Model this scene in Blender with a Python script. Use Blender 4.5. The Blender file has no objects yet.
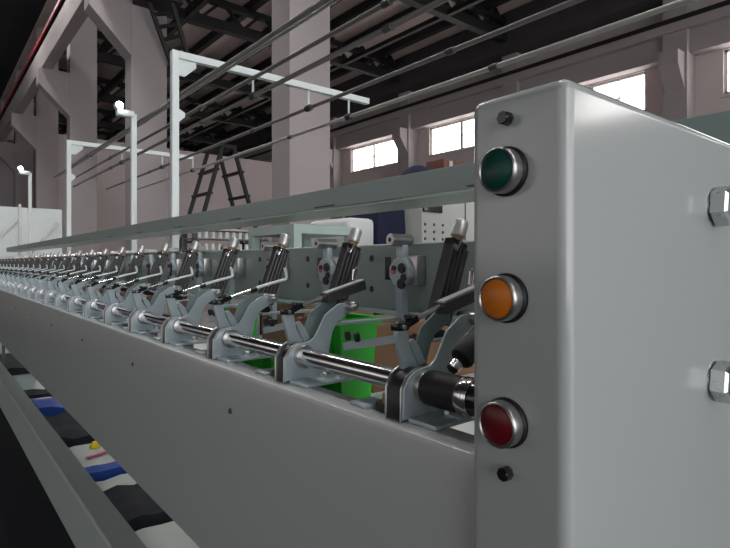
import bpy, bmesh, math, random
from mathutils import Vector, Matrix
random.seed(7)
C = bpy.context.scene.collection
H = 1.15                      # eye height; heights below are written relative to the eye
PI = math.pi

# ------------------------------------------------------------------ materials
def mat(name, col, rough=0.5, metal=0.0, spec=0.5, coat=0.0, var=0.0, vscale=6.0, emit=None, estr=0.0,
        bump=0.0, bscale=40.0, trans=0.0, rvar=0.0, stretch=None):
    m = bpy.data.materials.new(name); m.use_nodes = True
    nt = m.node_tree; b = nt.nodes['Principled BSDF']
    b.inputs['Base Color'].default_value = (*col, 1)
    b.inputs['Roughness'].default_value = rough
    b.inputs['Metallic'].default_value = metal
    b.inputs['Specular IOR Level'].default_value = spec
    b.inputs['Coat Weight'].default_value = coat
    b.inputs['Coat Roughness'].default_value = 0.12
    b.inputs['Transmission Weight'].default_value = trans
    if emit:
        b.inputs['Emission Color'].default_value = (*emit, 1)
        b.inputs['Emission Strength'].default_value = estr
    tc = nt.nodes.new('ShaderNodeTexCoord')
    src = tc.outputs['Object']
    if stretch:
        mp = nt.nodes.new('ShaderNodeMapping'); mp.inputs['Scale'].default_value = stretch
        nt.links.new(src, mp.inputs['Vector']); src = mp.outputs['Vector']
    if var or rvar:
        n = nt.nodes.new('ShaderNodeTexNoise'); n.inputs['Scale'].default_value = vscale
        n.inputs['Detail'].default_value = 5
        nt.links.new(src, n.inputs['Vector'])
        if var:
            mx = nt.nodes.new('ShaderNodeMix'); mx.data_type = 'RGBA'
            mx.inputs[6].default_value = (*[c*(1-var) for c in col], 1)
            mx.inputs[7].default_value = (*[min(1, c*(1+var)) for c in col], 1)
            nt.links.new(n.outputs['Fac'], mx.inputs[0]); nt.links.new(mx.outputs[2], b.inputs['Base Color'])
        if rvar:
            mr = nt.nodes.new('ShaderNodeMapRange')
            mr.inputs[3].default_value = max(0.02, rough-rvar); mr.inputs[4].default_value = rough+rvar
            nt.links.new(n.outputs['Fac'], mr.inputs[0]); nt.links.new(mr.outputs[0], b.inputs['Roughness'])
    if bump:
        n2 = nt.nodes.new('ShaderNodeTexNoise'); n2.inputs['Scale'].default_value = bscale
        n2.inputs['Detail'].default_value = 3
        nt.links.new(src, n2.inputs['Vector'])
        bp = nt.nodes.new('ShaderNodeBump'); bp.inputs['Strength'].default_value = bump
        bp.inputs['Distance'].default_value = 0.002
        nt.links.new(n2.outputs['Fac'], bp.inputs['Height']); nt.links.new(bp.outputs['Normal'], b.inputs['Normal'])
    return m

M = {}
M['box']    = mat('housing_paint', (.40,.42,.415), .14, 0, .5, .3, .03, 3, bump=.006, bscale=160)
M['panel']  = mat('panel_paint', (.42,.435,.43), .26, 0, .5, .2, .05, 2.2, bump=.02, bscale=90)
M['green']  = mat('grey_green_paint', (.27,.335,.315), .38, 0, .5, .1, .05, 3)
M['railp']  = mat('rail_paint', (.43,.48,.46), .38, 0, .5, .1, .05, 3)
M['mint']   = mat('pale_mint_paint', (.50,.62,.58), .35, 0, .5, .1, .04, 4)
M['plate']  = mat('zinc_plate', (.43,.50,.53), .36, .35, .5, 0, .12, 30, rvar=.1)
M['chrome'] = mat('polished_steel', (.72,.70,.70), .16, 1, var=.05, vscale=20, rvar=.06)
M['steel']  = mat('brushed_steel', (.52,.51,.50), .33, 1, var=.12, vscale=40, rvar=.1)
M['alu']    = mat('satin_aluminium', (.80,.80,.79), .38, .75, var=.05, vscale=30)
M['nickel'] = mat('nickel_bolt', (.62,.64,.65), .28, 1, var=.12, vscale=60, rvar=.1)
M['dksteel']= mat('dark_steel', (.10,.098,.10), .38, .6, var=.3, vscale=50, rvar=.1)
M['black']  = mat('black_plastic', (.008,.008,.010), .38, var=.2, vscale=20)
M['rubber'] = mat('black_rubber', (.006,.006,.008), .55, var=.2, vscale=40)
M['gloss']  = mat('black_enamel', (.010,.010,.011), .2, coat=.3, var=.2, vscale=10)
M['bgreen'] = mat('button_green', (.002,.06,.047), .35, spec=.4, var=.06, vscale=30)
M['borange']= mat('button_orange', (.62,.17,.008), .35, spec=.4, var=.05, vscale=40)
M['bred']   = mat('button_red', (.13,.004,.010), .32, spec=.4, var=.05, vscale=30)
M['white']  = mat('white_paint', (.78,.83,.82), .4, var=.04, vscale=8)
M['tray']   = mat('white_tray', (.82,.84,.84), .5, var=.05, vscale=3)
M['crate']  = mat('green_plastic', (.025,.55,.025), .4, var=.08, vscale=5)
M['card']   = mat('cardboard', (.27,.15,.085), .8, var=.12, vscale=9)
M['conc']   = mat('painted_concrete', (.36,.315,.317), .85, var=.09, vscale=1.3, bump=.2, bscale=20)
M['plaster']= mat('pink_plaster', (.58,.495,.49), .9, var=.06, vscale=.6)
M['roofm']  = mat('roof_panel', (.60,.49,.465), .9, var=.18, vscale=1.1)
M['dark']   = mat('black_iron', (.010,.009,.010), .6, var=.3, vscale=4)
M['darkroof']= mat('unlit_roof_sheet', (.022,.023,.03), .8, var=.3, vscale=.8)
M['eave']   = mat('dark_eave_beam', (.055,.05,.055), .8, var=.3, vscale=1.5)
M['rail']   = mat('red_rail', (.32,.03,.05), .6, var=.15, vscale=3)
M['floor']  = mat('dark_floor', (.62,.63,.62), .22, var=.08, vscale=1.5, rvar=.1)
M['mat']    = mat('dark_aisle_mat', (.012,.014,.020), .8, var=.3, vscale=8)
M['pipe']   = mat('yarn_pipe_steel', (.24,.225,.22), .42, .6, var=.15, vscale=12)
M['pipelt'] = mat('light_pipe', (.48,.46,.45), .35, .4, var=.1, vscale=12)
M['glass']  = mat('overexposed_pane', (.9,.9,.9), .3, emit=(1,.97,.95), estr=8.0, var=.02, vscale=3)
M['fill_glass']  = mat('fill_pane', (.9,.9,.9), .3, emit=(1,.98,.96), estr=1.1, var=.02, vscale=3)  # glow of unseen left-wall windows, added to light the machine's front
M['fill_lens']   = mat('fill_lamp_lens', (1,1,1), .3, emit=(1,.985,.96), estr=85, var=.01)  # unseen lamps added to light the machine from above
M['lamp']   = mat('lamp_lens', (1,1,1), .3, emit=(1,1,.97), estr=30, var=.01)
M['frame']  = mat('window_frame_paint', (.62,.60,.56), .6, var=.05, vscale=5)
M['navy']   = mat('navy_cloth', (.012,.014,.05), .8, var=.25, vscale=6)
M['blue']   = mat('blue_plastic', (.008,.06,.36), .5, var=.1, vscale=10)
M['yellow'] = mat('yellow_plastic', (.75,.6,.02), .5, var=.1, vscale=20)
M['pink']   = mat('pink_tape', (.65,.12,.2), .6, var=.1, vscale=20)
M['paper']  = mat('white_paper', (.50,.52,.50), .7, var=.15, vscale=5)
M['cabinet']= mat('cabinet_paint', (.50,.51,.48), .45, var=.04, vscale=3)
M['brass']  = mat('brass', (.40,.28,.10), .4, 1, var=.1, vscale=30)
M['copper'] = mat('ceramic_brown', (.35,.2,.11), .4, var=.1, vscale=30)
M['brown']  = mat('brown_bobbin', (.14,.055,.035), .6, var=.2, vscale=30)
M['teal']   = mat('teal_grey_paint', (.20,.265,.26), .45, var=.05, vscale=3)

# ------------------------------------------------------------------ mesh helpers
class MB:
    def __init__(s): s.bm = bmesh.new()
    def add(s, verts, faces):
        vs = [s.bm.verts.new(v) for v in verts]
        for f in faces:
            try: s.bm.faces.new([vs[i] for i in f])
            except ValueError: pass
    def box(s, x0, x1, y0, y1, z0, z1):
        s.add([(x,y,z) for x in (x0,x1) for y in (y0,y1) for z in (z0,z1)],
              [(0,1,3,2),(4,6,7,5),(0,4,5,1),(2,3,7,6),(0,2,6,4),(1,5,7,3)]); return s
    def rbox(s, x0, x1, y0, y1, z0, z1, b, seg=2):
        t = bmesh.new()
        vs = [t.verts.new((x,y,z)) for x in (x0,x1) for y in (y0,y1) for z in (z0,z1)]
        for f in [(0,1,3,2),(4,6,7,5),(0,4,5,1),(2,3,7,6),(0,2,6,4),(1,5,7,3)]: t.faces.new([vs[i] for i in f])
        bmesh.ops.bevel(t, geom=t.edges[:], offset=b, segments=seg, profile=.5, affect='EDGES')
        s.merge(t); return s
    def merge(s, t):
        t.verts.index_update()
        vs = [s.bm.verts.new(v.co) for v in t.verts]
        for f in t.faces:
            s.bm.faces.new([vs[v.index] for v in f.verts])
        t.free()
    def obox(s, p0, p1, w, h, up=(0,0,1)):     # bar from p0 to p1, section w (sideways) x h (along up)
        p0, p1 = Vector(p0), Vector(p1); d = (p1-p0).normalized(); u = Vector(up)
        sd = d.cross(u)
        if sd.length < 1e-4: sd = d.cross(Vector((1,0,0)))
        sd.normalize(); u = sd.cross(d).normalized()
        vs = []
        for p in (p0, p1):
            for a, b in ((-1,-1),(1,-1),(1,1),(-1,1)): vs.append(p + sd*a*w/2 + u*b*h/2)
        s.add(vs, [(0,1,2,3),(7,6,5,4),(0,4,5,1),(1,5,6,2),(2,6,7,3),(3,7,4,0)]); return s
    def cyl(s, p0, p1, r, seg=16, r1=None, ch=0.0):
        p0, p1 = Vector(p0), Vector(p1); L = (p1-p0).length
        if r1 is None: r1 = r
        prof = [(0,0),(r-ch,0),(r,ch),(r1,L-ch),(r1-ch,L),(0,L)] if ch else [(0,0),(r,0),(r1,L),(0,L)]
        return s.lathe(p0, p1-p0, prof, seg)
    def lathe(s, o, axis, prof, seg=24, phase=0.0):  # prof: (radius, distance along the axis)
        o = Vector(o); a = Vector(axis).normalized()
        t = Vector((0,0,1)) if abs(a.z) < .9 else Vector((1,0,0))
        e1 = a.cross(t).normalized(); e2 = a.cross(e1)
        rings = []
        for r, h in prof:
            if r < 1e-7: rings.append([s.bm.verts.new(o+a*h)])
            else: rings.append([s.bm.verts.new(o+a*h+(e1*math.cos(phase+2*PI*i/seg)+e2*math.sin(phase+2*PI*i/seg))*r) for i in range(seg)])
        for A, B in zip(rings, rings[1:]):
            for i in range(seg):
                j = (i+1) % seg
                q = []
                for v in ((A[i] if len(A)>1 else A[0]), (A[j] if len(A)>1 else A[0]), (B[j] if len(B)>1 else B[0]), (B[i] if len(B)>1 else B[0])):
                    if v not in q: q.append(v)
                if len(q) > 2:
                    try: s.bm.faces.new(q)
                    except ValueError: pass
        return s
    def tube(s, pts, r, seg=10):
        pts = [Vector(p) for p in pts]; rings = []
        d0 = (pts[1]-pts[0]).normalized()
        t = Vector((0,0,1)) if abs(d0.z) < .9 else Vector((1,0,0))
        e1 = d0.cross(t).normalized()
        for i, p in enumerate(pts):
            d = (pts[min(i+1,len(pts)-1)]-pts[max(i-1,0)]).normalized()
            e1 = (e1 - d*e1.dot(d)).normalized(); e2 = d.cross(e1)
            rings.append([s.bm.verts.new(p+(e1*math.cos(2*PI*k/seg)+e2*math.sin(2*PI*k/seg))*r) for k in range(seg)])
        for A, B in zip(rings, rings[1:]):
            for k in range(seg): s.bm.faces.new([A[k],A[(k+1)%seg],B[(k+1)%seg],B[k]])
        s.bm.faces.new(rings[0]); s.bm.faces.new(rings[-1]); return s
    def prism(s, poly, y0, y1, axis='y'):      # polygon (a,b) swept along an axis
        f = {'y': lambda a,b,c:(a,c,b), 'x': lambda a,b,c:(c,a,b), 'z': lambda a,b,c:(a,b,c)}[axis]
        n = len(poly)
        vs = [f(a,b,y0) for a,b in poly]+[f(a,b,y1) for a,b in poly]
        s.add(vs, [tuple(range(n)), tuple(range(2*n-1,n-1,-1))]+[(i,i+n,(i+1)%n+n,(i+1)%n) for i in range(n)]); return s
    def build(s, name, m, parent=None, origin=None, smooth=True, bevel=0.0, seg=2, kind=None, ang=35):
        """vertices are in eye-relative place coordinates; the object's origin goes to `origin`"""
        bmesh.ops.recalc_face_normals(s.bm, faces=s.bm.faces[:])
        if origin is None:
            if parent is not None: origin = Vector(parent['_o'])
            else:
                xs=[v.co for v in s.bm.verts]
                origin = Vector(((min(v.x for v in xs)+max(v.x for v in xs))/2,(min(v.y for v in xs)+max(v.y for v in xs))/2,min(v.z for v in xs)))
        origin = Vector(origin)
        for v in s.bm.verts: v.co -= origin
        me = bpy.data.meshes.new(name); s.bm.to_mesh(me); s.bm.free()
        me.materials.append(M[m])
        o = bpy.data.objects.new(name, me); C.objects.link(o)
        o['_o'] = tuple(origin)
        if parent is not None:
            o.parent = parent; o.location = origin - Vector(parent['_o'])
        else: o.location = origin + Vector((0,0,H))
        if smooth:
            me.shade_smooth()
            try: me.set_sharp_from_angle(angle=math.radians(ang))
            except Exception: pass
        if bevel:
            b = o.modifiers.new('bevel','BEVEL'); b.width = bevel; b.segments = seg; b.limit_method = 'ANGLE'
            b.angle_limit = math.radians(40); b.harden_normals = True
        if kind: o['kind'] = kind
        return o
def thing(name, loc, label, cat, group=None):
    o = bpy.data.objects.new(name, None); C.objects.link(o); o.empty_display_size = .02
    o.location = Vector(loc)+Vector((0,0,H)); o['_o'] = tuple(loc)
    return tag(o, label, cat, group)
def tag(o, label, cat, group=None):
    o['label'] = label; o['category'] = cat
    if group: o['group'] = group
    return o
def struct(name, loc):
    o = bpy.data.objects.new(name, None); C.objects.link(o); o.empty_display_size = .02
    o.location = Vector(loc)+Vector((0,0,H)); o['_o'] = tuple(loc); o['kind'] = 'structure'; return o
def copy_thing(o, loc, label, skip=()):
    c = o.copy(); C.objects.link(c); c.location = Vector(loc)+Vector((0,0,H)); c['label'] = label
    def rec(a, b):
        for ch in list(a.children):
            if ch.name.split('.')[0] in skip: continue
            d = ch.copy(); C.objects.link(d); d.parent = b; rec(ch, d)
    rec(o, c); return c
ORD = ['first','second','third','fourth','fifth','sixth','seventh','eighth','ninth','tenth','eleventh','twelfth','thirteenth',
       'fourteenth','fifteenth','sixteenth','seventeenth','eighteenth','nineteenth','twentieth','twenty-first','twenty-second',
       'twenty-third','twenty-fourth','twenty-fifth','twenty-sixth','twenty-seventh','twenty-eighth']
ROOM = -H

# ------------------------------------------------------------------ the hall
XW = 13.3; XC = 2.7
TY = [4.6+4.7*k for k in range(-4, 7)]        # bay lines
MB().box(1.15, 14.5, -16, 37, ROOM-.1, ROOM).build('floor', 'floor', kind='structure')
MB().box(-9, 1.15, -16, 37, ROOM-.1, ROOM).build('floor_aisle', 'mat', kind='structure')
# right-hand wall, with window openings left free
WZ0, WZ1 = 3.62, 4.58
wins = []
TR = [4.9+4.35*k for k in range(-4, 8)]
for t in TR[:-1]:
    wins.append((t+.80, t+3.55))
mb = MB()
mb.box(XW, XW+.3, -16, 37, ROOM, WZ0); mb.box(XW, XW+.3, -16, 37, WZ1, 7.3)
e = -16
for a, b in wins:
    mb.box(XW, XW+.3, e, a, WZ0, WZ1); e = b
mb.box(XW, XW+.3, e, 37, WZ0, WZ1)
mb.build('wall_right', 'plaster', kind='structure', smooth=False)
for i, (a, b) in enumerate(wins):
    w = struct('window_%d' % (i+1), (XW+.1, (a+b)/2, WZ0))
    f = MB()
    for y in (a, b-.06): f.box(XW+.06, XW+.14, y, y+.06, WZ0, WZ1)
    for z in (WZ0, WZ1-.06): f.box(XW+.06, XW+.14, a, b, z, z+.06)
    f.build('window_frame', 'frame', w, smooth=False)
    f = MB(); mid = (a+b)/2
    f.box(XW+.05, XW+.14, mid-.05, mid+.05, WZ0, WZ1)
    for q in (.25, .75): f.box(XW+.08, XW+.13, a+(b-a)*q-.015, a+(b-a)*q+.015, WZ0, WZ1)
    f.box(XW+.08, XW+.13, a, b, (WZ0+WZ1)/2-.012, (WZ0+WZ1)/2+.012)
    f.build('mullion', 'frame', w, smooth=False)
    MB().box(XW+.15, XW+.17, a, b, WZ0, WZ1).build('pane', 'glass', w, smooth=False)
    MB().box(XW-.06, XW+.1, a-.05, b+.05, WZ0-.07, WZ0).build('window_sill', 'plaster', w, smooth=False)
# crane girder on the right-hand columns
g = MB(); g.box(XW-.32, XW-.02, -16, 37, 4.60, 5.25); g.box(XW-.50, XW-.02, -16, 37, 5.1, 5.3)
g.build('trim_1', 'conc', kind='structure', smooth=False)
MB().box(XW-.48, XW-.40, -16, 37, 5.3, 5.42).build('trim_2', 'dark', kind='structure', smooth=False)
n = 3
for t in TR:
    c = MB(); c.box(XW-.45, XW, t-.25, t+.25, ROOM, 6.8)
    c.prism([(XW-.45,3.8),(XW-.80,4.3),(XW-.80,4.60),(XW-.45,4.60)], t-.2, t+.2)
    c.build('trim_%d' % n, 'conc', kind='structure', smooth=False); n += 1
# left-hand row: columns with corbels, girder and red rail
for t in TY:
    c = MB(); xl = XC-.10 if t > 6 else XC
    c.box(xl, XC+.47, t-.17, t+.17, ROOM, 7.0)
    c.prism([(xl,3.36),(XC-.72,4.0),(XC-.72,4.35),(xl,4.35)], t-.16, t+.16)
    c.build('trim_%d' % n, 'conc', kind='structure', smooth=False); n += 1
g = MB(); g.box(XC-.66, XC-.45, -16, 37, 4.35, 4.95); g.box(XC-.66, XC-.38, -16, 37, 4.85, 5.02)
g.build('trim_%d' % n, 'conc', kind='structure', smooth=False); n += 1
MB().box(XC-.695, XC-.66, -16, 37, 4.95, 5.03).build('trim_%d' % n, 'rail', kind='structure', smooth=False); n += 1
# roofs
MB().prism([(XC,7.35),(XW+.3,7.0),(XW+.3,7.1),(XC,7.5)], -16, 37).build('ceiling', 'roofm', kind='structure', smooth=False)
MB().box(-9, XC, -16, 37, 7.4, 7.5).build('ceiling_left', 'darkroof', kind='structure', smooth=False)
for i in range(9):
    x = XC+.8+i*1.17; z = 7.35-(x-XC)*.033
    MB().box(x-.09, x+.09, -16, 37, z-.26, z-.02).build('trim_%d' % n, 'dark', kind='structure', smooth=False); n += 1
for t in TR:
    c = MB()
    c.obox((XC+.2, t, 6.32), (XW-.2, t, 6.32), .22, .26)
    c.obox((XC+.2, t, 7.02), (XW-.2, t, 6.75), .18, .16)
    k = 0; x = XC+.5
    while x < XW-1.2:
        c.obox((x, t, 6.4), (x+.6, t, 7.0), .08, .08, (0,1,0)); c.obox((x+.6, t, 7.0), (x+1.2, t, 6.4), .08, .08, (0,1,0)); x += 1.2
    c.build('trim_%d' % n, 'dark', kind='structure', smooth=False); n += 1
for x in (5.2, 7.6, 10.2):
    MB().box(x-.06, x+.06, -16, 37, 6.2, 6.32).build('trim_%d' % n, 'dark', kind='structure', smooth=False); n += 1
MB().box(XW-.7, XW, -16, 37, 5.9, 7.0).build('trim_%d' % n, 'eave', kind='structure', smooth=False); n += 1
# partition across the right-hand bay, end walls, far-left wall with unseen windows added for fill light
MB().box(XC+.5, XW, 19.2, 19.4, ROOM, 4.05).build('wall_partition', 'plaster', kind='structure', smooth=False)
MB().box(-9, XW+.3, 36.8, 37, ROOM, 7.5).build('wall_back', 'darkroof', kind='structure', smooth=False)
MB().box(-9, XC+.5, 24, 24.2, ROOM, 4.6).build('wall_partition_left', 'conc', kind='structure', smooth=False)
lw = MB(); lw.box(-9.2,-9,-16,37,ROOM,0.0); lw.box(-9.2,-9,-16,37,3.4,7.5)
e = -16
for k, t in enumerate(TY[:-1]):
    a, b = t+.6, t+4.1
    lw.box(-9.2,-9,e,a,0.0,3.4); e = b
    w = struct('window_%d' % (k+20), (-9.1,(a+b)/2,0.0))  # windows added out of view as fill light
    for q in (0,.33,.66,.985): MB().box(-9.12,-9.05,a+(b-a)*q,a+(b-a)*q+.05,0.0,3.4).build('mullion','frame',w,smooth=False)
    MB().box(-9.15,-9.13,a,b,0.0,3.4).build('pane','fill_glass',w,smooth=False)
lw.box(-9.2,-9,e,37,0.0,3.4)
lw.build('wall_left', 'conc', kind='structure', smooth=False)

# ------------------------------------------------------------------ machine: end housing with the buttons
BX, BY0, BY1 = .305, .177, .2535
hs = thing('end_housing', (.6, .21, ROOM), 'large pale grey painted steel end housing carrying three push buttons in the foreground', 'machine housing')
m = MB(); m.box(BX, 1.0, BY0, BY1, ROOM, .1160)
m.build('shell', 'box', hs, bevel=.008, seg=5)
for nm, z, mt, lab in (('push_button', .0616, 'bgreen', 'green push button in chrome bezel'),
                       ('push_button', -.0236, 'borange', 'orange push button in chrome bezel'),
                       ('push_button', -.1075, 'bred', 'dark red push button in chrome bezel')):
    y = .2215
    c = MB().lathe((BX+.001, y, z), (-1,0,0), [(0,0),(.0168,0),(.0168,.003),(.0155,.0045),(0,.0045)], 40).build('push_button', 'rubber', hs)
    c['label'] = lab
    MB().lathe((BX-.003, y, z), (-1,0,0), [(.0125,0),(.0153,0),(.0153,.0075),(.0148,.0088),(.0138,.0094),(.0131,.0090),(.0127,.0078)], 48).build('bezel', 'steel', c, ang=50)
    MB().lathe((BX-.003, y, z), (-1,0,0), [(.0128,0),(.0128,.0080),(.0120,.0088),(0,.0089)], 40).build('cap', mt, c, ang=60)
for z in (.0965, -.1405):
    y = .2195
    b = MB().lathe((BX+.001, y, z), (-1,0,0), [(0,0),(.0042,0),(.0042,.0035),(0,.0035)], 8).build('locating_screw', 'nickel', hs)
    MB().lathe((BX-.0018, y, z), (-1,0,0), [(0,0),(.0047,0),(.0047,.0058),(.0040,.0066),(0,.0066)], 8).build('screw_head', 'gloss', b)
for z in (.0506, -.1057):
    x = .551
    b = MB().lathe((x, BY0+.0005, z), (0,-1,0), [(0,0),(.0180,0),(.0177,.0012),(0,.0012)], 32).build('bolt', 'nickel', hs)
    MB().lathe((x, BY0-.0010, z), (0,-1,0), [(0,0),(.0172,.0),(.0184,.0012),(.0184,.0120),(.0155,.0140),(.0145,.0135),(0,.0135)], 6, phase=.35).build('bolt_head', 'nickel', b, ang=20)

# ------------------------------------------------------------------ long front panel with its shelf, screws
PX = .316; YN = .2540; YF = 6.2; SH = -.1413
fp = thing('front_panel', (PX, 3.2, -.42), 'long pale grey sheet steel panel along the operator side of the machine', 'machine panel')
m = MB()
m.prism([(PX,-.42),(PX,SH-.006),(PX+.002,SH-.002),(PX+.006,SH),(.350,SH),(.350,SH-.012),(.348,SH-.012),(.348,SH-.003),(PX+.006,SH-.003),(PX+.003,SH-.007),(PX+.003,-.417),(.36,-.417),(.36,-.42)], YN, YF)
m.build('sheet', 'panel', fp, ang=30)
for y in (.45, 3.62, 5.3): MB().box(.341,.355,y-.012,y+.012,-.64,-.42).build('bracket', 'dksteel', fp, smooth=False)
for k in range(12):
    y = .668+.43*k
    MB().lathe((PX+.0005, y, -.1965), (-1,0,0), [(0,0),(.0042,0),(.0040,.002),(.0022,.003),(.0018,.0015),(0,.0015)], 10).build('screw', 'dksteel', fp)
# lower kick rail and its feet, the base shelf behind
kr = thing('kick_rail', (.29, 3.2, -.60), 'long grey green steel rail running low beneath the front panel', 'machine rail')
m = MB(); m.prism([(.336,-.55),(.284,-.55),(.280,-.554),(.280,-.676),(.284,-.678),(.330,-.678),(.330,-.674),(.285,-.674),(.285,-.555),(.336,-.555)], YN, YF)
m.build('channel', 'railp', kr, bevel=.002)
for y in (.4, 3.9, 6.0):
    MB().box(.29, .325, y-.03, y+.03, ROOM, -.675).build('foot', 'dksteel', kr, bevel=.003)
bs = thing('base_shelf', (.8, 3.2, -.66), 'flat grey base shelf under the machine, seen through the low gap', 'shelf')
MB().box(.340, .730, .26, YF, -.66, -.64).build('shelf_board', 'teal', bs, smooth=False)
for y in (.3, 4.8, 6.1):
    for x in (.40, .70):
        MB().box(x-.02, x+.02, y-.02, y+.02, ROOM, -.66).build('shelf_leg', 'teal', bs, smooth=False)
# things lying on the base shelf
ZS = -.64
def scrap(name, x0, x1, y0, y1, h, mt, label, cat, bend=.0, rot=0.0):
    b = MB(); nx, ny = 8, 8; g = []
    cx, cy = (x0+x1)/2, (y0+y1)/2
    cr, sr = math.cos(rot), math.sin(rot)
    top = []
    for i in range(nx+1):
        for j in range(ny+1):
            x = x0+(x1-x0)*i/nx; y = y0+(y1-y0)*j/ny
            z = ZS+h+bend*random.random()
            dx, dy = x-cx, y-cy
            top.append((cx+dx*cr-dy*sr, cy+dx*sr+dy*cr, z))
    bot = [(a, c, ZS) for a, c, _ in top]
    N = len(top); fs = []
    for i in range(nx):
        for j in range(ny):
            a = i*(ny+1)+j; fs.append((a, a+1, a+ny+2, a+ny+1)); fs.append((N+a, N+a+ny+1, N+a+ny+2, N+a+1))
    W = ny+1
    for i in range(nx):
        a, c = i*W, (i+1)*W; fs.append((a, c, N+c, N+a)); a, c = i*W+ny, (i+1)*W+ny; fs.append((c, a, N+a, N+c))
    for j in range(ny):
        a, c = j, j+1; fs.append((c, a, N+a, N+c)); a, c = nx*W+j, nx*W+j+1; fs.append((a, c, N+c, N+a))
    b.add(top+bot, fs)
    return tag(b.build(name, mt, ang=50), label, cat)
scrap('paper_sheet', .356,.70, 1.00,1.31, .012, 'paper', 'pale sheet lying nearest in the low gap under the panel', 'paper', .006)
scrap('black_bag', .356,.70, 1.33,1.53, .03, 'mat', 'black bag in the low gap between two pale sheets, nearest the camera', 'bag', .02)
scrap('paper_sheet', .356,.72, 1.55,1.675, .014, 'paper', 'white sheet lying just in front of the nearer blue strip under the panel', 'paper', .008)
scrap('blue_strip', .356,.62, 1.69,1.75, .035, 'blue', 'narrow bright blue plastic strip lying across the low gap, the nearer of two', 'plastic', .006)
p = scrap('paper_sheet', .356,.70, 1.765,2.04, .014, 'paper', 'white sheet with a pink mark lying behind the nearer blue strip', 'paper', .006)
MB().obox((.40,1.88,ZS+.024),(.50,1.91,ZS+.024), .012, .004).build('pink_mark', 'pink', p)['label'] = 'pink mark'
tag(MB().lathe((.45, 1.99, ZS+.014), (0,0,1), [(0,0),(.016,0),(.018,.008),(.011,.02),(.008,.023),(0,.024)], 14).build('yellow_cap', 'yellow'), 'small yellow plastic cap lying on the white sheet under the panel', 'cap')
scrap('black_bag', .356,.70, 2.06,2.45, .03, 'mat', 'crumpled black bag in the low gap in front of the farther blue bag', 'bag', .03)
scrap('blue_bag', .356,.70, 2.48,2.67, .05, 'blue', 'bright blue bag lying in the low gap, the farther of two blue things', 'bag', .02)
scrap('paper_sheet', .356,.70, 2.69,2.80, .02, 'paper', 'pale sheet just behind the farther blue bag under the panel', 'paper', .02)
scrap('black_bag', .356,.70, 2.83,2.95, .03, 'mat', 'dark bag in front of the small white cone under the panel', 'bag', .02)
tag(MB().lathe((.45, 3.02, ZS), (0,0,1), [(0,0),(.06,0),(.05,.03),(.012,.10),(0,.102)], 18).build('white_cone', 'white'), 'small white cone standing in the low gap far along the panel', 'cone')
scrap('black_bag', .356,.70, 3.65,4.3, .03, 'mat', 'farthest dark bag in the low gap under the panel', 'bag', .02)

# ------------------------------------------------------------------ rear rail, beam, shaft
rr = thing('rear_rail', (.61, 3.0, -.08), 'grey green punched rail behind the row of tension stems', 'machine rail')
m = MB(); m.prism([(.600,-.077),(.600,.030),(.602,.032),(.622,.032),(.622,.029),(.604,.029),(.604,-.077)], YN, YF)
m.build('web', 'green', rr, bevel=.0008)
m = MB(); m.box(.5865, .625, YN, YF, -.084, -.077); m.build('lower_flange', 'mint', rr, bevel=.001)
for k in range(27):
    y = .50+.2*k
    if k < 24:
        MB().lathe((.6005, y+.215, .008), (-1,0,0), [(0,0),(.0065,0),(.0055,.0012),(0,.0012)], 14).build('hole_shade', 'black', rr)  # black discs in place of the shade inside punched holes
        MB().lathe((.6005, y+.215, -.045), (-1,0,0), [(0,0),(.0060,0),(.0050,.0012),(0,.0012)], 14).build('hole_shade', 'black', rr)
        MB().rbox(.5975, .6010, y+.165, y+.178, -.028, .010, .0012).build('slot_shade', 'black', rr)  # black block in place of the shade inside a slot
bm_ = thing('overhead_beam', (.67, 3.0, .109), 'long grey green steel beam carried above the row of spindles', 'beam')
MB().prism([(.62,.109),(.62,.147),(.735,.147),(.735,.143),(.624,.143),(.624,.113),(.624,.109)], YN, YF).build('channel', 'green', bm_, bevel=.001)
MB().box(.6245, .735, YN, YF, .105, .109).build('lower_flange', 'mint', bm_, bevel=.001)  # paler paint stands in for light bounced onto the underside
for k in range(14):
    y = .45+.4*k
    MB().rbox(.6185, .6205, y, y+.07, .112, .114, .0004).build('slot', 'black', bm_)
SX, SZ = .352, -.1115
sh = thing('drive_shaft', (SX, 3.0, SZ-.009), 'long polished steel shaft running through all the cradles', 'shaft')
MB().cyl((SX,.2545,SZ),(SX,YF,SZ), .0104, 24).build('rod', 'chrome', sh)
MB().lathe((SX,.2985,SZ),(0,1,0), [(.0089,0),(.0150,0),(.0158,.002),(.0158,.038),(.0150,.040),(.0089,.040)], 32).build('rubber_sleeve', 'rubber', sh)
MB().lathe((SX,.285,SZ),(0,1,0), [(.0089,0),(.0155,0),(.0165,.0015),(.0165,.0118),(.0155,.0133),(.0089,.0133)], 32).build('end_ring', 'chrome', sh)
MB().lathe((SX,.2540,SZ),(0,1,0), [(.0089,0),(.0140,0),(.0150,.002),(.0150,.030),(.0140,.0310),(.0089,.0310)], 32).build('black_collar', 'gloss', sh)
gr = thing('guide_rod', (.376, .29, -.13), 'short polished rod lying under the black sleeve beside the housing', 'rod')
MB().cyl((.3765,.2465,-.1275),(.3765,.345,-.1275), .0068, 20).build('rod', 'chrome', gr)

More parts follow.
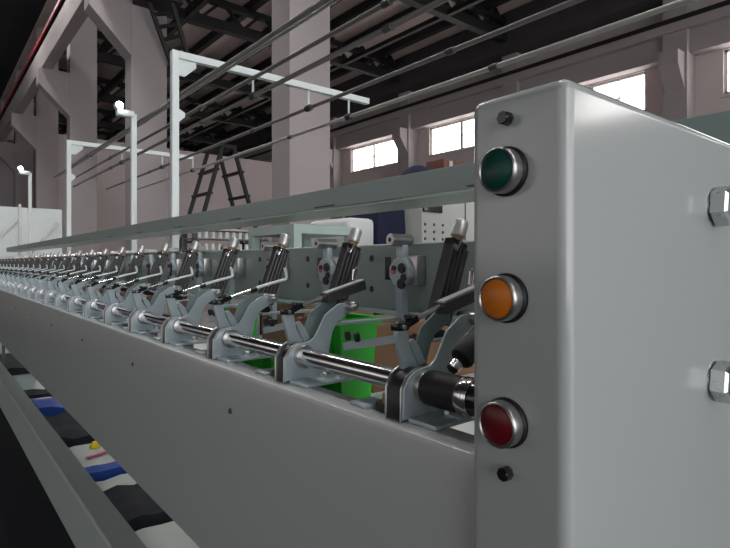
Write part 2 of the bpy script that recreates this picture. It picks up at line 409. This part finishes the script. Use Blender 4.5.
# ------------------------------------------------------------------ one winding head (cradle on the shaft)
Y0 = .346; PITCH = .2
def winding_head():
    y = Y0
    t = thing('winding_head', (SX, y, SH), 'galvanised cradle head on the shaft, first from the grey housing, beside the black sleeve', 'winding head', 'winding heads along the shaft')
    def P(nm, b, mt, par=t, **k): return b.build(nm, mt, par, **k)
    # front cradle plate with a wide horn to the rear
    poly = [(.3265,SH+.003),(.384,SH+.003),(.389,-.112),(.394,-.088),(.401,-.075),(.428,-.060),(.426,-.049),(.404,-.051),(.384,-.064),(.368,-.090),
            (.361,-.0945),(.352,-.0955),(.343,-.0970),(.334,-.1025),(.328,-.112)]
    P('cradle_plate', MB().prism(poly, y, y+.0028), 'plate', bevel=.0006, seg=1)
    poly2 = [(.3262,SH),(.372,SH),(.372,-.112),(.366,-.0985),(.352,-.0945),(.342,-.0960),(.333,-.1015),(.3268,-.112)]
    P('rear_cheek', MB().prism(poly2, y+.0225, y+.025), 'steel', bevel=.0005, seg=1)
    P('front_cheek', MB().prism(poly2, y+.0030, y+.0050), 'steel', bevel=.0005, seg=1)
    arch = [(.3285,SH),(.3700,SH),(.3695,-.112),(.3645,-.1005),(.352,-.0965),(.344,-.0980),(.3355,-.103),(.3290,-.112)]
    P('gap_shade', MB().prism(arch, y+.0052, y+.0223), 'black')  # black block stands in for shade in the gap between the cheeks
    P('shaft_clamp', MB().lathe((SX,y-.006,SZ),(0,1,0), [(.009,0),(.0132,0),(.0140,.001),(.0140,.0055),(.009,.0055)], 26), 'steel')
    # foot with two hex bolts
    P('foot', MB().rbox(.332,.402, y-.034,y+.0, SH+.0002,SH+.0042, .001), 'plate')
    for xx, yy in ((.372,y-.012),(.388,y-.024)):
        b = P('bolt', MB().lathe((xx,yy,SH+.004),(0,0,1), [(0,0),(.0058,0),(.0058,.001),(0,.001)], 18), 'nickel')
        MB().lathe((xx,yy,SH+.005),(0,0,1), [(0,0),(.0046,0),(.0046,.0045),(.0038,.0052),(0,.0052)], 6, phase=.3).build('bolt_head', 'nickel', b, ang=20)
    # roller across the horn tip
    P('rear_horn', MB().prism([(.372,SH-.02),(.390,SH-.02),(.392,-.100),(.397,-.084),(.404,-.073),(.428,-.060),(.426,-.049),(.404,-.051),(.384,-.064),(.372,-.090)], y+.0345, y+.0375), 'teal', bevel=.0006, seg=1)
    r = P('roller', MB().lathe((.420,y-.014,-.0545),(0,1,0), [(0,0),(.0050,0),(.0062,.001),(.0062,.030),(.0050,.031),(0,.031)], 18), 'steel')
    MB().lathe((.420,y-.0175,-.0545),(0,1,0), [(0,0),(.0026,0),(.0026,.0036),(0,.0036)], 10).build('roller_pin', 'nickel', r)
    # link arm up to the clevis
    P('link_arm', MB().prism([(.3545,-.1000),(.3635,-.0985),(.3530,-.080),(.3500,-.064),(.3455,-.0605),(.3365,-.0605),(.3350,-.067),(.3400,-.085),(.3440,-.0995)], y+0.0175, y+0.0235), 'plate', bevel=.0008, seg=1)
    P('link_brace', MB().prism([(.366,-.0985),(.376,-.0960),(.3665,-.079),(.3600,-.0715),(.3535,-.0735),(.3590,-.0850)], y+0.0200, y+0.0245), 'plate', bevel=.0008, seg=1)
    c = P('clevis', MB().rbox(.3340,.3500, y+0.0160,y+0.0250, -.0625,-.0555, .001).obox((.345,y+0.0205,-.0585),(.362,y+0.0205,-.0520),.008,.0065), 'gloss')
    MB().lathe((.342,y+0.0135,-.0590),(0,1,0), [(0,0),(.0022,0),(.0022,.014),(0,.014)], 10).build('clevis_pin', 'nickel', c)
    MB().lathe((.352,y+0.0205,-.0525),(0,0,1), [(0,0),(.0024,0),(.0036,.001),(.0036,.004),(0,.004)], 6).build('set_screw', 'black', c)
    # handle bar rising to the rear with an upturned tip
    h = P('handle_bar', MB().tube([(.358,y+0.0205,-.0538),(.398,y+0.0205,-.0425)], .0028, 10), 'chrome')
    s_ = MB().lathe((.396,y+0.0205,-.0432), (.066,0,.0165), [(0,0),(.0032,0),(.0044,.0012),(.0044,.010),(.0032,.011),(0,.0112)], 14); s_.build('handle_hub', 'gloss', h)
    MB().tube([(.404,y+0.0205,-.0398),(.432,y+0.0205,-.0328),(.456,y+0.0205,-.0275),(.4595,y+0.0205,-.0265),(.4610,y+0.0205,-.0240),(.4600,y+0.0205,-.016),(.4575,y+0.0205,-.0085)], .0026, 10).build('handle_grip', 'white', h)
    # flat lever and its two black stops
    l = P('lever', MB().obox((.398,y+.075,-.0800),(.398,y+.18,-.1020), .0035,.009), 'plate')
    P('lever_post', MB().rbox(.393,.403, y+.060,y+.078, SH+.003,-.076, .001), 'dksteel')
    P('lever_foot', MB().rbox(.330,.404, y+.056,y+.082, SH+.0002,SH+.0036, .001), 'plate')
    for d in (.150,.168): MB().lathe((.3945,y+d,-.090),(-.2,0,1), [(0,-.002),(.0036,-.002),(.0042,.003),(.0034,.008),(0,.009)], 10).build('stop', 'black', l)
    # limit switch with brass fitting on the shelf
    q = P('limit_switch', MB().rbox(.335,.349, y+.032,y+.048, SH+.0002,SH+.009, .001), 'black')
    MB().lathe((.342,y+.040,SH+.009),(0,0,1), [(0,0),(.0044,0),(.0044,.004),(.0034,.005),(.0034,.008),(0,.008)], 12).build('brass_fitting', 'brass', q)
    # paper tube core carried between the horns
    P('spacer', MB().cyl((.379,y+.0028,-.118),(.379,y+.0345,-.118),.005,12), 'steel')
    P('bobbin_end', MB().lathe((.3775,y+.0385,-.0755),(0,1,0), [(0,0),(.0055,0),(.0062,.001),(.0062,.012),(0,.013)], 14), 'brown')
    return t
head = winding_head()
NU = 27
for k in range(1, NU):
    lab = 'galvanised cradle head on the shaft, %s from the grey housing' % ORD[k]
    h = copy_thing(head, (SX, Y0+PITCH*k, SH), lab)
# the two nearest heads carry a thick flat-topped handle, the nearest one also a black grip
for o in [head] + [o for o in C.objects if o.name.startswith('winding_head') and 'second from' in o['label'] and 'twenty' not in o['label']]:
    off = Vector((0, o.location.y-Y0, 0))
    y = Y0+off.y+.0205
    for ch in list(o.children):
        if ch.name.startswith('handle_bar'):
            for g in list(ch.children):
                if g.name.startswith('handle_grip'): bpy.data.objects.remove(g)
            ch['_o'] = tuple(Vector(ch['_o'])+off)
            b = MB().obox((0.3960,y,-.0450),(0.4590,y,-.0290), .017,.013)
            g = b.build('handle_sleeve', 'dksteel', ch, bevel=.0015)
            MB().obox((0.3970,y,-.0383),(0.4580,y,-.0226), .009,.0022).build('handle_glint', 'alu', ch, bevel=.0006)  # pale strip stands in for the highlight along the handle
            MB().tube([(0.4520,y+.006,-.0265),(0.4550,y+.006,-.0120),(0.4545,y+.006,-.0085),(0.4515,y+.006,-.0070),(0.4490,y+.006,-.0090),(0.4475,y+.006,-.0230)], .0016, 8).build('hook', 'chrome', ch)
head['_o'] = (SX, Y0, SH)
g = MB().lathe((.366,.322,-.0925),(.055,0,.034), [(0,0),(.0045,0),(.0045,.010),(.0100,.011),(.0112,.013),(.0112,.056),(.0100,.058),(0,.058)], 24).build('grip', 'rubber', head)
MB().lathe((.363,.322,-.0943),(.055,0,.034), [(0,0),(.0052,0),(.0060,.001),(.0060,.008),(0,.008)], 14).build('grip_tip', 'chrome', g)

# ------------------------------------------------------------------ thread tension stems
def tension_stem():
    y = .4226
    t = thing('tension_stem', (.4855, y, -.078), 'dark tilted tension stem with chrome cap, nearest the housing buttons', 'tension stem', 'tension stems along the machine')
    top = Vector((.4850,y,.026)); bot = Vector((.4500,y,-.068)); d = (top-bot).normalized()
    side = Vector((0,1,0)); fr = d.cross(side)
    # ribbed body: leaf plates side by side
    b = MB()
    for i in range(4):
        o = fr*((i-1.5)*.0066)
        b.obox(bot+o, top+o-d*(.006 if i in (0,3) else .002), .015, .0036, fr)
    b.build('leaf_stack', 'dksteel', t, bevel=.0004, seg=1)
    b = MB()
    for i in range(5):
        o = fr*((i-2)*.0062)-side*.0088
        b.cyl(bot+o+d*.003*(i%2), top+o-d*(.004+.002*abs(i-2)), .0014, 8)
    b.build('guide_wires', 'dksteel', t)
    b = MB().cyl(bot-d*.010-fr*.013, bot-d*.010+fr*.013, .006, 12); b.build('lower_clamp', 'black', t)
    MB().obox(top-fr*.013-d*.004, top+fr*.013-d*.004, .014, .007, d).build('upper_clamp', 'black', t, bevel=.001)
    c = MB().lathe(top-d*.004, d, [(0,0),(.0070,0),(.0070,.012),(0,.012)], 18).build('neck', 'copper', t)
    MB().lathe(top+d*.005, d, [(0,0),(.0080,0),(.0088,.001),(.0088,.0180),(.0076,.0202),(.0040,.0208),(0,.0208)], 24).build('cap', 'alu', c)
    w = MB().tube([top+side*-.010+fr*.006, top+side*-.0125+fr*.0065-d*.004, top-side*.0115+fr*.008-d*.016], .0012, 8); w.build('thread_eye', 'chrome', t)
    b = MB().lathe(top-side*.008+fr*.010-d*.012, -side, [(0,0),(.0032,0),(.0032,.003),(0,.003)], 10).build('side_screw', 'nickel', t)
    MB().rbox(.444,.605, y-.008,y+.008, -.0885,-.0842, .001).build('mounting_arm', 'plate', t)
    return t
st = tension_stem()
for k in range(1, NU):
    copy_thing(st, (.4855, .4226+PITCH*k, -.078), 'dark tilted tension stem with chrome cap, %s from the housing buttons' % ORD[k])

# ------------------------------------------------------------------ disc tensioners bolted to the rear rail
def disc_tensioner():
    y = .6146
    t = thing('disc_tensioner', (.58, y, -.06), 'thread tensioner with steel barrel and small pink red disc, nearest the housing', 'thread tensioner', 'thread tensioners on the rear rail')
    r = MB().lathe((.552,y,.0355),(1,0,0), [(0,0.001),(.0035,.001),(.0035,0),(.0085,0),(.0095,.001),(.0095,.042),(.0085,.043),(0,.043)], 24).build('barrel', 'steel', t)
    MB().lathe((.5515,y,.0355),(1,0,0), [(0,0),(.0036,0),(.0036,.002),(0,.002)], 14).build('barrel_bore', 'black', r)
    MB().rbox(.572,.584, y-.008,y+.008, -.010,.028, .0015).build('neck', 'plate', t)
    b = MB().lathe((.570,y,-.014),(1,0,0), [(0,0),(.022,0),(.0235,.002),(.0235,.010),(.020,.012),(0,.012)], 10, phase=.3).build('body', 'plate', t, ang=25)
    MB().rbox(.580,.5998, y-.030,y-.004, -.034,.012, .002).build('mounting_block', 'steel', t)
    for dy, dz, rr_ in ((-.008,.000,.0085),(-.006,-.024,.0085),(.010,.0,.0045),(-.012,-.014,.006)):
        MB().lathe((.5705,y+dy,-.014+dz+.006),(-1,0,0), [(0,0),(rr_,0),(rr_*.9,.003),(0,.003)], 14).build('knob', 'black', b)
    MB().lathe((.5702,y+.012,-.012),(-1,0,0), [(0,0),(.0058,0),(.0050,.002),(0,.002)], 14).build('pink_disc', 'pink', b)['label'] = 'small pink red disc'
    MB().prism([(.570,-.036),(.583,-.036),(.583,-.125),(.572,-.125)], y-.0075, y+.0075).build('post', 'plate', t, bevel=.001)
    MB().lathe((.566,y,-.122),(1,0,0), [(0,0),(.008,0),(.008,.018),(0,.018)], 12).build('post_foot', 'black', t)
    return t
dt = disc_tensioner()
for k in range(1, NU-1):
    copy_thing(dt, (.58, .6146+PITCH*k, -.06), 'thread tensioner with steel barrel and pink red disc, %s from the housing' % ORD[k])

# ------------------------------------------------------------------ gantry frames, lamp posts, yarn pipes
def gantry(y, label, arm=True, lamp=False, x=.752, top=.82):
    t = thing('gantry_frame' if arm else 'lamp_post', (x, y, ROOM), label, 'frame' if arm else 'post', 'white frames over the machine' if arm else None)
    MB().rbox(x-.0135,x+.0135, y-.0135,y+.0135, ROOM,top, .002).build('post', 'white', t)
    if arm:
        MB().box(x+.0134,1.72 if y < 3 else 1.60, y-.0135,y+.0135, top-.028,top-.0005).build('arm', 'white', t)
        MB().prism([(x+.0135,top-.028),(x+.085,top-.028),(x+.085,top-.05),(x+.04,top-.092),(x+.0135,top-.092)], y-.003,y+.003).build('gusset', 'white', t)
        MB().prism([(x+.0135,top-.22),(x+.040,top-.235),(x+.040,top-.25),(x+.0135,top-.275)], y-.003,y+.003).build('pipe_bracket', 'white', t)
        for xx in (1.086, 1.368, 1.60):
            h = MB().cyl((xx,y,top-.028),(xx,y,top-.095),.005,10).build('hanger', 'white', t)
            MB().lathe((xx,y-.016,top-.11),(0,1,0), [(.0085,0),(.015,0),(.015,.032),(.0085,.032)], 16).build('hanger_eye', 'black', h)
    if lamp:
        l = MB().rbox(x-.085,x-.0, y-.02,y+.02, top-.02,top+.012, .004).build('lamp_arm', 'white', t)
        MB().lathe((x-.075,y-.02,top+.03),(0,-1,0), [(0,-.04),(.018,-.04),(.022,-.03),(.022,0),(.019,.004),(0,.006)], 18).build('lamp_head', 'white', l)
        MB().lathe((x-.075,y-.0265,top+.03),(0,-1,0), [(0,0),(.018,0),(.014,.008),(0,.011)], 18).build('lamp_lens', 'lamp', l)
    return t
gantry(2.08, 'white square tube frame with long arm over the pipes, nearest and tallest in view')
gantry(4.04, 'white square tube frame with long arm, second along the machine')
gantry(5.73, 'white post with a bright lamp at its top, far left beside the pale panels', lamp=True, arm=False)
gantry(2.98, 'white post with a bright lamp at its top, between the two white frames', lamp=True, arm=False, x=.86, top=.785)
def pipe(x, z, r, label, mt='pipe', y1=5.6, y0=-.6):
    p = thing('yarn_pipe', (x, 3, z-r), label, 'pipe', 'pipes over the machine')
    MB().cyl((x,y0,z),(x,y1,z), r, 14).build('tube', mt, p)
    for yy in (1.2, 2.6, 4.3):
        MB().lathe((x,yy,z),(0,1,0), [(r,0),(r+.003,.001),(r+.003,.035),(r,.036)], 14).build('coupling', 'dksteel', p)
pipe(.927, .792-.0095, .0095, 'dark steel pipe overhead, leftmost of the pipes where they leave the top')
pipe(.955, .792-.0060, .0060, 'thin pale pipe close beside the leftmost dark overhead pipe', 'pipelt')
pipe(1.082, .792-.0085, .0085, 'dark overhead pipe, next right of the close pair', )
pipe(1.086, .71, .0090, 'dark overhead pipe in the middle of the row, over the concrete column')
pipe(1.368, .71, .0085, 'overhead pipe passing just under the end of the white arm', 'pipe')
pipe(1.60, .71, .0090, 'pale overhead pipe, rightmost, passing above the grey housing', 'pipelt')
# ------------------------------------------------------------------ behind the machine
wt = thing('white_tray', (1.0, 1.2, -.33), 'broad white tray behind the machine under the rear rail', 'tray')
m = MB(); m.box(.60,1.35,.30,1.95,-.31,-.30); m.box(.60,.605,.30,1.95,-.30,-.285); m.box(1.345,1.35,.30,1.95,-.30,-.22); m.build('tray_sheet', 'tray', wt, smooth=False)
for x in (.78,1.32):
    for y in (.34,1.91): MB().box(x-.02,x+.02,y-.02,y+.02,ROOM,-.31).build('tray_leg', 'mint', wt, smooth=False)
def crate(x0,x1,y0,y1,z0,h,label):
    b = MB(); w=.006; t=.012
    def ring(x0,x1,y0,y1,z): return [(x0,y0,z),(x1,y0,z),(x1,y1,z),(x0,y1,z)]
    v = ring(x0+t,x1-t,y0+t,y1-t,z0)+ring(x0,x1,y0,y1,z0+h)+ring(x0+w,x1-w,y0+w,y1-w,z0+h)+ring(x0+t+w,x1-t-w,y0+t+w,y1-t-w,z0+w)
    f = [(0,1,2,3)]
    for a in (0,4,8):
        for i in range(4): j=(i+1)%4; f.append((a+i,a+j,a+4+j,a+4+i))
    f.append((12,13,14,15)); b.add(v,f)
    c = thing('green_crate', ((x0+x1)/2,(y0+y1)/2,z0), label, 'crate', 'green crates behind the machine')
    b.build('tub', 'crate', c, smooth=False, bevel=.002)
    r = MB()
    for q in (.0,): 
        r.box(x0-.006,x1+.006,y0-.006,y0+.001,z0+h-.016,z0+h); r.box(x0-.006,x1+.006,y1-.001,y1+.006,z0+h-.016,z0+h)
        r.box(x0-.006,x0+.001,y0,y1,z0+h-.016,z0+h); r.box(x1-.001,x1+.006,y0,y1,z0+h-.016,z0+h)
    r.build('rim', 'crate', c, smooth=False)
    for yy in (.3,.7): MB().box(x0-.001,x0+.008,y0+(y1-y0)*yy-.004,y0+(y1-y0)*yy+.004,z0+.01,z0+h-.01).build('rib', 'crate', c, smooth=False)
def carton(x0,x1,y0,y1,z0,z1,mt,label,nm='carton',cat='box'):
    c = thing(nm, ((x0+x1)/2,(y0+y1)/2,z0), label, cat)
    MB().box(x0,x1,y0,y1,z0,z1).build('body', mt, c, bevel=.004)
    m_ = (y0+y1)/2
    MB().box(x0-.001,x1+.001,m_-.02,m_+.02,z1-.001,z1+.002).build('tape', 'paper', c, smooth=False)
    return c
crate(.64,.74,.86,.97,-.30,.188,'bright green plastic crate seen behind the second cradle head, largest of the crates')
crate(.66,.72,1.17,1.34,-.30,.080,'bright green plastic tray crate seen low under the shaft beside the third cradle head')
crate(.70,.77,1.44,1.56,-.30,.165,'green plastic crate glimpsed farther back between the tension stems')
carton(.80,1.25,.95,1.15,-.30,-.145,'card','brown cardboard box standing behind the large green crate on the white tray')
carton(.92,1.20,1.42,1.70,-.30,-.12,'card','brown cardboard box on the white tray, farther back than the green crates')
# electrical cabinet with display and keys
ec = thing('electrical_cabinet', (2.4,2.45,ROOM), 'pale grey electrical cabinet with a dark display and rows of small keys', 'cabinet')
MB().rbox(2.225,2.90,2.2,2.7,ROOM+.04,.50,.01).build('body', 'cabinet', ec)
MB().box(2.27,2.86,2.24,2.66,ROOM,ROOM+.045).build('plinth', 'dark', ec)
d = MB().rbox(2.23,2.39,2.190,2.202,.295,.345,.004).build('display', 'gloss', ec)
for i in range(3):
    for j in range(3):
        MB().lathe((2.25+.075*i,2.202,.225-.042*j),(0,-1,0),[(0,0),(.010,0),(.008,.006),(0,.006)],10).build('key', 'dksteel', ec)
MB().box(2.60,2.605,2.196,2.201,-.9,.46).build('door_gap', 'black', ec)
tag(MB().lathe((2.36,2.37,.50),(0,0,1),[(0,0),(.12,0),(.12,.03),(.085,.07),(.04,.095),(0,.10)],14).build('blue_tarpaulin','navy',ang=80),'dark blue cloth heap on top of the grey cabinet','cloth')
bx = thing('motor_box',(2.62,2.45,.50),'dark brown box with a white label on top of the grey cabinet','box')
MB().rbox(2.52,2.70,2.30,2.46,.50,.655,.008).build('body','brown',bx); MB().box(2.57,2.60,2.297,2.301,.60,.645).build('paper_label','paper',bx)
nc = thing('navy_cover',(2.08,2.4,ROOM),'dark navy cloth covered stack left of the grey cabinet','cover')
m = MB(); m.prism([(1.98,ROOM),(2.19,ROOM),(2.195,.2),(2.18,.40),(2.10,.43),(2.00,.41),(1.975,.25)],2.3,2.62); m.build('cloth','navy',nc,bevel=.01)
wc = thing('white_sack_stack',(1.86,2.45,ROOM),'stack of white sacks left of the navy covered stack','sacks')
for i in range(7):
    z=ROOM+i*.2; MB().rbox(1.77+.012*(i%2),1.95+.01*((i+1)%2),2.3,2.7,z,z+.198,.03,3).build('sack','tray',wc)
# mint workbench frame and bobbin rack further back
mf = thing('mint_frame',(1.42,2.1,ROOM),'pale mint steel frame left of the white sacks','frame')
for x,y in ((1.26,2.02),(1.56,2.02),(1.26,2.4),(1.56,2.4)): MB().box(x-.02,x+.02,y-.02,y+.02,ROOM,.13).build('upright','mint',mf,smooth=False)
for z in (-.4,.13): MB().box(1.24,1.58,2.0,2.42,z,z+.04).build('shelf_plate','mint',mf,smooth=False)
MB().box(1.30,1.53,2.10,2.36,-.36,.06).build('machine_cover','plaster',mf,bevel=.01)
rk = thing('bobbin_rack',(2.2,5.0,ROOM),'rack of many small white bobbins behind the machine, below the black stepladder','rack')
for x in (1.9,2.55):
    for y in (4.75,5.0): MB().box(x-.02,x+.02,y-.02,y+.02,ROOM,.30).build('upright','dksteel',rk,smooth=False)
for j in range(5):
    z=.24-.11*j; MB().box(1.88,2.57,4.73,5.02,z-.02,z-.012).build('rack_shelf','pipe',rk,smooth=False)
MB().box(1.87,2.58,4.72,5.03,.30,.32).build('rack_top','plaster',rk,smooth=False)
b0=None
for j in range(5):
    for i in range(9):
        x=1.95+.068*i; z=.24-.11*j-.012
        if b0 is None:
            b0=tag(MB().lathe((x,4.78,z),(0,0,1),[(0,0),(.022,0),(.018,.062),(0,.062)],12).build('bobbin','white'),'small white bobbin standing on the rack below the black stepladder','bobbin','white bobbins on the rack')
        else:
            c=b0.copy(); C.objects.link(c); c.location=(x,4.78,z+H)
ch = thing('office_chair',(2.25,3.6,ROOM),'black chair with curved arm behind the rear rail','chair')
MB().rbox(2.05,2.50,3.4,3.85,-.72,-.64,.03,3).build('seat','black',ch)
MB().rbox(2.05,2.50,3.84,3.90,-.60,-.02,.025,3).build('backrest','black',ch)
MB().tube([(2.06,3.84,-.05),(2.03,3.82,.10),(2.05,3.72,.17),(2.02,3.60,.10),(2.06,3.48,.0),(2.20,3.46,-.02)],.022,8).build('arm','black',ch)
MB().tube([(2.30,3.86,-.65),(2.30,3.88,-.3),(2.30,3.87,-.05)],.03,8).build('back_bar','dksteel',ch)
MB().cyl((2.27,3.63,ROOM+.06),(2.27,3.63,-.71),.03,12).build('column','dksteel',ch)
for a in range(5):
    MB().obox((2.27,3.63,ROOM+.06),(2.27+.27*math.cos(a*1.2566),3.63+.27*math.sin(a*1.2566),ROOM+.02),.04,.035).build('leg','black',ch)
# neighbouring machine seen past the housing
nm = thing('neighbour_machine',(1.9,.7,ROOM),'teal grey machine cabinet behind the housing at the right edge','machine')
MB().rbox(1.6,2.3,-.6,1.15,ROOM,.395,.012).build('body','teal',nm)
MB().rbox(1.59,1.602,-.5,1.05,-.9,.12,.004).build('door','teal',nm)
# pale panels at the far left with grey bars standing in for sloping shadows
wp = thing('guard_panel',(1.05,8.0,ROOM),'white guard panels with grey bars standing for sloping shadows beyond the far end of the machine','panel')
for x0,x1 in ((.30,.93),(.95,1.41)): MB().box(x0,x1,8.0,8.05,ROOM,.70).build('panel_sheet','white',wp,smooth=False)
for x0,z0,x1,z1 in ((.30,.15,.62,.60),(.48,.05,.92,.55),(.98,.02,1.36,.52)):
    MB().obox((x0,7.985,z0),(x1,7.985,z1),.03,.045,(0,1,0)).build('shadow_bar','pipelt',wp,smooth=False)
MB().box(.925,.955,7.97,8.06,ROOM,.74).build('panel_post','pipelt',wp,smooth=False)
# stepladder and crane-access ladder
sl = thing('stepladder',(3.75,8.0,ROOM),'tall black A-shaped stepladder standing in front of the pink wall','ladder')
tp = Vector((3.62,8.0,1.78))
for sx in (-.95,.95):
    fr_ = MB()
    for dy in (-.33,.33):
        fr_.obox((tp.x+sx*.1,tp.y+dy*.8,tp.z),(tp.x+sx,tp.y+dy,ROOM),.05,.05,(0,1,0))
    s_ = fr_.build('ladder_frame','dark',sl,smooth=False)
    for q in range(1,8):
        f=q/8.; xx=tp.x+sx*(.1+.9*f); zz=tp.z+(ROOM-tp.z)*f
        MB().obox((xx,tp.y-.33,zz),(xx,tp.y+.33,zz),.07,.035).build('rung','dark',s_,smooth=False)
MB().box(tp.x-.12,tp.x+.12,tp.y-.30,tp.y+.30,tp.z-.02,tp.z+.03).build('top_step','dark',sl,smooth=False)
cl = thing('access_ladder',(3.0,9.0,3.3),'black steel access ladder high on the concrete column, under the roof','ladder')
fr_ = MB()
for a,b in (((2.80,8.9,4.20),(3.22,9.0,3.25)),((3.10,8.7,4.20),(3.42,8.85,3.45))): fr_.obox(a,b,.06,.06,(0,1,0))
s_ = fr_.build('stiles','dark',cl,smooth=False)
for q in range(6):
    f=q/5.; MB().obox(Vector((2.80,8.9,4.20)).lerp(Vector((3.20,9.0,3.3)),f),Vector((3.10,8.7,4.20)).lerp(Vector((3.42,8.85,3.45)),f),.05,.05).build('rung','dark',s_,smooth=False)
MB().box(2.62,3.25,8.6,9.14,4.18,4.34).build('landing','dark',cl,smooth=False)

# ------------------------------------------------------------------ fill lamps added out of view over the aisle to brighten the machine
for k, y in enumerate((-7,-4,-1,2,5,8,11,14)):
    t = thing('fill_lamp', (1.30,y,6.0), 'unseen round fill lamp added under the dark roof over the machine aisle, %s along the row' % ORD[k], 'lamp', 'added fill lamps over the aisle')
    MB().lathe((1.30,y,6.02),(0,0,1),[(.29,-.02),(.32,-.02),(.34,0),(.16,.14),(.13,.15),(.12,.28),(0,.29)],28).build('shade','pipelt',t)
    MB().lathe((1.30,y,6.02),(0,0,1),[(0,0),(.30,0),(.30,.006),(0,.006)],28).build('lens','fill_lens',t)
    MB().cyl((1.30,y,6.30),(1.30,y,7.405),.02,10).build('rod','dark',t)
# ------------------------------------------------------------------ light
w = bpy.data.worlds.new('World'); bpy.context.scene.world = w; w.use_nodes = True
nt = w.node_tree; bg = nt.nodes['Background']
bg.inputs['Color'].default_value = (.95,.98,1,1); bg.inputs['Strength'].default_value = 5.3

cam = bpy.data.cameras.new('camera'); co = bpy.data.objects.new('camera', cam); C.objects.link(co)
co.location = (0,0,H); co.rotation_euler = (PI/2, 0, -math.radians(39.3))
cam.sensor_fit = 'HORIZONTAL'; cam.sensor_width = 36; cam.lens = 36*540/730
cam.shift_y = -11/730; cam.clip_start = .02; cam.clip_end = 200
sc = bpy.context.scene; sc.camera = co
for o in list(bpy.data.objects):
    if '_o' in o: del o['_o']
vs = sc.view_settings
sc.display_settings.display_device = 'sRGB'
vs.view_transform = 'Standard'; vs.look = 'None'; vs.gamma = 1; vs.use_curve_mapping = False; vs.exposure = -0.42
